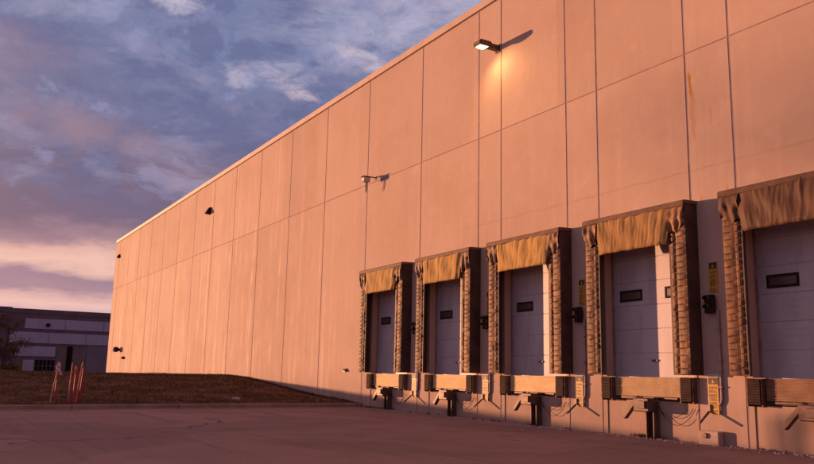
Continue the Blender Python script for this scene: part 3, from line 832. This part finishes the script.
# ------------------------------------------------------------------ trees and shrubs
def tree(name, x, y, z, h, cr, leafm, label, nleaf=1500, seed=1, group=None, leaf=.16, low=.2):
    rnd = random.Random(seed); t = thing(name, (x, y, z), label, 'tree', group)
    m = MB(); tips = []
    def limb(p, d, l, r, lev):
        pts = [p]; q = p.copy(); dd = d.copy()
        for k in range(4):
            dd = (dd+Vector((rnd.gauss(0, .12), rnd.gauss(0, .12), rnd.gauss(.03, .06)))).normalized(); q = q+dd*l/4; pts.append(q.copy())
        m.tube(pts, r, 6, r*.45, cap=False)
        if lev >= 1: tips.extend(pts[2:])
        if lev < 3:
            for k in range(4 if lev else 9):
                f = rnd.uniform(low if lev == 0 else .3, 1); ip = min(3, int(f*4)); bp = pts[ip].lerp(pts[ip+1], f*4-ip)
                a = rnd.uniform(0, 6.283); up = rnd.uniform(.2, .9)
                nd = Vector((math.cos(a), math.sin(a), up)).normalized()
                limb(bp, nd, l*(rnd.uniform(.35, .5)*cr if lev == 0 else rnd.uniform(.45, .65)), r*(1-f*.5)*.45, lev+1)
    limb(Vector((0, 0, -.2)), Vector((0, 0, 1)), h*.9, h*.018, 0)
    m.build('trunk', 'bark', t, smooth=True)
    c = MB()
    for _ in range(nleaf):
        b = rnd.choice(tips)+Vector([rnd.gauss(0, h*.035) for _ in range(3)])
        a = Vector([rnd.gauss(0, 1) for _ in range(3)]).normalized(); e = a.cross(Vector([rnd.gauss(0, 1) for _ in range(3)])).normalized()
        s_ = leaf*rnd.uniform(.6, 1.3)
        c.add([b-a*s_*.6, b+e*s_*.35, b+a*s_*.6, b-e*s_*.35], [(0, 1, 2, 3)])
    c.build('crown', leafm, t, fix=False)
    return t
tree('autumn_tree', -112, 8.3, -.45, 6.6, .85, 'leaf', 'sparse reddish tree in front of the distant warehouse, at the left edge', 2300, 4, 'sparse trees before the distant warehouse', .17)
tree('autumn_tree', -118, 6.3, -.45, 7.2, 1.0, 'leaf', 'reddish tree mostly cut off by the left edge', 3000, 9, 'sparse trees before the distant warehouse', .17)
tree('autumn_tree', -116, -2.5, -.45, 8.0, 1.0, 'leaf', 'reddish tree standing left of the others before the distant warehouse', 2400, 12, 'sparse trees before the distant warehouse', .17)
def shrub(x, y, z, r, h, label, mat, seed):
    rnd = random.Random(seed); t = thing('shrub', (x, y, z), label, 'shrub', 'low shrubs along the distant warehouse')
    m = MB()
    for k in range(9):
        a = rnd.uniform(0, 6.28); m.tube([(0, 0, -.1), (math.cos(a)*r*.4, math.sin(a)*r*.4, h*.5), (math.cos(a)*r*.7, math.sin(a)*r*.7, h*.9)], .03, 5, .01, cap=False)
    m.build('stem', 'bark', t)
    c = MB()
    for _ in range(700):
        a = rnd.uniform(0, 6.28); rr = r*math.sqrt(rnd.random()); zz = h*(1-.5*(rr/r)**2)*rnd.random()**.6*(1+.2*math.sin(a*3+seed))
        b = Vector((math.cos(a)*rr, math.sin(a)*rr, zz)); aa = Vector([rnd.gauss(0, 1) for _ in range(3)]).normalized(); e = aa.cross(Vector((rnd.random(), rnd.random(), 1))).normalized()
        s_ = .12*rnd.uniform(.6, 1.4); c.add([b-aa*s_, b+e*s_*.6, b+aa*s_, b-e*s_*.6], [(0, 1, 2, 3)])
    c.build('foliage', mat, t, fix=False)
for k, (px, lab) in enumerate(((13.2, 'orange brown shrub just left of the pale panel of the distant warehouse'), (11.9, 'orange brown shrub second from the left edge'), (10.4, 'rounded brown shrub at the left edge of the grass'), (22.9, 'dark shrub before the brown entrance of the distant warehouse'))):
    shrub(-140, px*140/150, -.45, .95, 1.7 if k < 3 else 1.2, lab, 'leaf2' if k < 3 else 'leaf', k+3)

# added trees out of view, placed to dim the sun on the near docks
for k, (xs_, r_, h_, n_, lab) in enumerate([(5, 168, 12.5, 3600, 'shorter of two added unseen trees shading the near docks'), (13, 163, 15.5, 6000, 'taller of two added unseen trees shading the near docks')]):
    tree('added_shade_tree', xs_-r_*math.cos(TRI(28.5)), WY-r_*math.sin(TRI(28.5)), -.5, h_, 1.45, 'leaf', lab, n_, 31+k, 'added unseen trees shading the near end of the wall', .30, .12)

# ------------------------------------------------------------------ light
AZ = TRI(28.5); EL = TRI(2.0)
to_sun = Vector((-math.cos(AZ)*math.cos(EL), -math.sin(AZ)*math.cos(EL), math.sin(EL)))
sd = bpy.data.lights.new('sun', 'SUN'); sd.energy = 5.0; sd.angle = TRI(.6); sd.color = (1., .475, .235)
so = bpy.data.objects.new('sun', sd); COL.objects.link(so); so.rotation_euler = to_sun.to_track_quat('Z', 'Y').to_euler()
so.location = (-60, -40, 20)
ld = bpy.data.lights.new('wall_lamp_light', 'SPOT'); ld.energy = 62; ld.color = (1., .60, .22); ld.spot_size = TRI(150); ld.spot_blend = .9; ld.shadow_soft_size = .08
lo = bpy.data.objects.new('wall_lamp_light', ld); COL.objects.link(lo); lo.location = (-17.55, WY-.72, 9.34-.20)
lo.rotation_euler = (-Vector((.25, .45, -1)).normalized()).to_track_quat('Z', 'Y').to_euler()

EXPO = .5; K = 2**-EXPO
w = bpy.data.worlds.new('World'); S.world = w; w.use_nodes = True
nt = NT(w.node_tree); w.node_tree.nodes.clear()
out = nt.new('ShaderNodeOutputWorld'); bg = nt.new('ShaderNodeBackground')
tc = nt.new('ShaderNodeTexCoord'); Dv = tc.outputs['Generated']
sep = nt.new('ShaderNodeSeparateXYZ'); nt.put(sep.inputs[0], Dv)
el = nt.math('MULTIPLY', nt.math('ARCSINE', sep.outputs[2]), 57.2958)
az = nt.math('MULTIPLY', nt.math('ARCTAN2', sep.outputs[1], nt.math('MULTIPLY', sep.outputs[0], -1)), 57.2958)
# flattened cloud-layer coordinates: features stretch towards the horizon
inv = nt.math('DIVIDE', 1, nt.math('ADD', nt.math('MAXIMUM', sep.outputs[2], 0), .10))
cv = nt.new('ShaderNodeCombineXYZ')
nt.put(cv.inputs[0], nt.math('MULTIPLY', sep.outputs[0], inv)); nt.put(cv.inputs[1], nt.math('MULTIPLY', sep.outputs[1], inv))
C2 = cv.outputs[0]
ae = nt.new('ShaderNodeCombineXYZ'); nt.put(ae.inputs[0], nt.math('MULTIPLY', az, .045)); nt.put(ae.inputs[1], nt.math('MULTIPLY', el, .16))
A2 = ae.outputs[0]
n_big = nt.noise(C2, 1.1, 7, .58, .3); n_f = nt.noise(C2, 3.5, 7, .6, .2)
n_b = nt.noise(A2, 1.0, 6, .6, .2); n_s = nt.noise(A2, 3.2, 6, .62, .3)
n_m = nt.noise(nt.scale(A2, (2.0, .9, 1)), 1.9, 9, .64, .35); n_m2 = nt.noise(C2, 2.2, 8, .66, .6)
d1 = nt.math('SUBTRACT', n_b, .5); d2 = nt.math('SUBTRACT', n_s, .5)
elw = nt.math('ADD', el, nt.math('ADD', nt.math('MULTIPLY', d1, nt.math('ADD', 1.2, nt.math('MULTIPLY', nt.math('MAXIMUM', el, 0), .35))), nt.math('ADD', nt.math('MULTIPLY', d2, 2.2), nt.step(el, 12.5, 8.5, 0, 1.25))))
cols = [(0, (222, 178, 180)), (4.4, (228, 186, 184)), (5.1, (212, 174, 178)), (5.6, (236, 190, 182)), (6.1, (214, 170, 168)), (6.5, (168, 135, 150)), (7.5, (158, 126, 146)),
        (7.9, (205, 165, 165)), (8.3, (238, 190, 176)), (9.2, (224, 174, 166)), (9.8, (166, 130, 144)), (10.8, (116, 96, 122)), (13, (106, 96, 126)), (16, (116, 111, 146)), (20, (116, 124, 162)), (26, (132, 142, 182)), (36, (188, 156, 164)), (90, (196, 160, 158))]
fac = nt.math('POWER', nt.math('DIVIDE', nt.math('MAXIMUM', elw, 0), 90), .5)
base = nt.ramp(fac, [((e/90)**.5, lin(c)) for e, c in cols])
# cloud modelling: darker bellies and lighter gaps in the upper sky
hi = nt.step(el, 9, 14)
base = nt.mix(nt.math('MULTIPLY', nt.step(n_big, .46, .66), nt.math('MULTIPLY', hi, .55)), base, lin((96, 98, 136)))
base = nt.mix(nt.math('MULTIPLY', nt.step(n_big, .46, .32), nt.math('MULTIPLY', hi, .5)), base, lin((146, 148, 182)))
base = nt.mix(nt.math('MULTIPLY', nt.step(n_f, .48, .70), nt.math('MULTIPLY', hi, .55)), base, lin((150, 146, 180)))
base = nt.mix(nt.math('MULTIPLY', nt.step(n_m, .475, .56), nt.math('MULTIPLY', hi, .62)), base, lin((94, 100, 142)))
base = nt.mix(nt.math('MULTIPLY', nt.step(n_m, .44, .36), nt.math('MULTIPLY', hi, .5)), base, lin((146, 150, 190)))
base = nt.mix(nt.math('MULTIPLY', nt.step(n_m2, .50, .64), nt.math('MULTIPLY', hi, .22)), base, lin((150, 146, 176)))
base = nt.mix(nt.math('MULTIPLY', nt.step(n_m2, .46, .36), nt.math('MULTIPLY', hi, .40)), base, lin((94, 97, 132)))
def blob(d_az, d_el, w_az, w_el, tilt, ns, amt):
    """soft cloud lit from below, centred on a compass bearing and height, its edge broken by noise"""
    a = nt.math('SUBTRACT', az, d_az); e = nt.math('SUBTRACT', nt.math('SUBTRACT', el, d_el), nt.math('MULTIPLY', a, tilt))
    q = nt.math('ADD', nt.math('POWER', nt.math('ABSOLUTE', nt.math('DIVIDE', a, w_az)), 2), nt.math('POWER', nt.math('ABSOLUTE', nt.math('DIVIDE', e, w_el)), 2))
    q = nt.math('ADD', q, nt.math('MULTIPLY', nt.math('SUBTRACT', nt.noise(nt.scale(A2, (1.6, 1, 1)), ns*1.2, 9, .7, .5), .5), 6.5))
    return nt.math('MULTIPLY', nt.step(q, 1.9, -1.3), amt)
for (a, e, wa, we, tl, ns, am, c) in [
    (4, 16.6, 8, 1.3, -.13, 2.5, .5, (152, 124, 140)),
    (13, 14.6, 8, 1.2, -.25, 2.6, .52, (156, 127, 143)),
    (16, 12.6, 5, .7, -.2, 3.5, .5, (176, 150, 172)),
    (2, 20.3, 5, 1.6, -.1, 2.5, .45, (156, 124, 142)),
    (31, 25.5, 9, 3.6, .1, 2.2, .75, (196, 186, 208)),
    (20.8, 21.0, 2.2, .9, -.1, 6, .65, (196, 182, 204)),
    (22.2, 19.7, 1.3, .6, -.3, 7, .8, (214, 192, 206)),
    (18.0, 20.5, 1.3, .7, 0, 7, .7, (206, 190, 206)),
    (27.0, 22.2, 2.2, .6, -.35, 6, .8, (216, 196, 206)),
    (13.2, 24.9, 1.6, .8, 0, 6, .8, (212, 200, 214)),
    (6, 23.5, 3.5, 1.0, .1, 4, .5, (170, 166, 194))]:
    base = nt.mix(blob(a, e, wa, we, tl, ns, am), base, lin(c))
# warm glow round the setting sun
dp = nt.new('ShaderNodeVectorMath', operation='DOT_PRODUCT'); nt.put(dp.inputs[0], Dv); dp.inputs[1].default_value = to_sun
gl = nt.math('POWER', nt.math('MAXIMUM', dp.outputs['Value'], 0), 14)
base = nt.mix(nt.math('MULTIPLY', gl, .55), base, (1.3, .62, .36))
base = nt.mix(nt.step(el, -.2, -3.), base, (.10, .05, .045))
sky = nt.new('ShaderNodeTexSky', sky_type='NISHITA', sun_disc=False, sun_elevation=EL, sun_rotation=TRI(240), altitude=100, air_density=1.4, dust_density=2.5)
sc = nt.new('ShaderNodeVectorMath', operation='SCALE'); nt.put(sc.inputs[0], base); sc.inputs['Scale'].default_value = K/.1*1.10
mx = nt.mix(.92, sky.outputs[0], sc.outputs[0])
nt.put(bg.inputs['Color'], mx); bg.inputs['Strength'].default_value = .1
nt.l.new(bg.outputs[0], out.inputs[0])

# ------------------------------------------------------------------ camera
cd = bpy.data.cameras.new('camera'); cd.sensor_width = 36; cd.lens = 807.27/814*36; cd.clip_end = 6000; cd.clip_start = .1
co = bpy.data.objects.new('camera', cd); COL.objects.link(co)
R = Vector((0.50944465, 0.8602435, 0.02114902)); U = Vector((0.14312272, -0.10894264, 0.9836907)); F = Vector((-0.84851755, 0.49810905, 0.17862064))
co.matrix_world = Matrix(((R.x, U.x, -F.x, 0), (R.y, U.y, -F.y, 0), (R.z, U.z, -F.z, 0), (0, 0, 0, 1)))
S.camera = co
S.render.engine = 'CYCLES'
S.view_settings.view_transform = 'Standard'; S.view_settings.look = 'None'; S.view_settings.gamma = 1
S.view_settings.exposure = EXPO; S.view_settings.use_curve_mapping = False
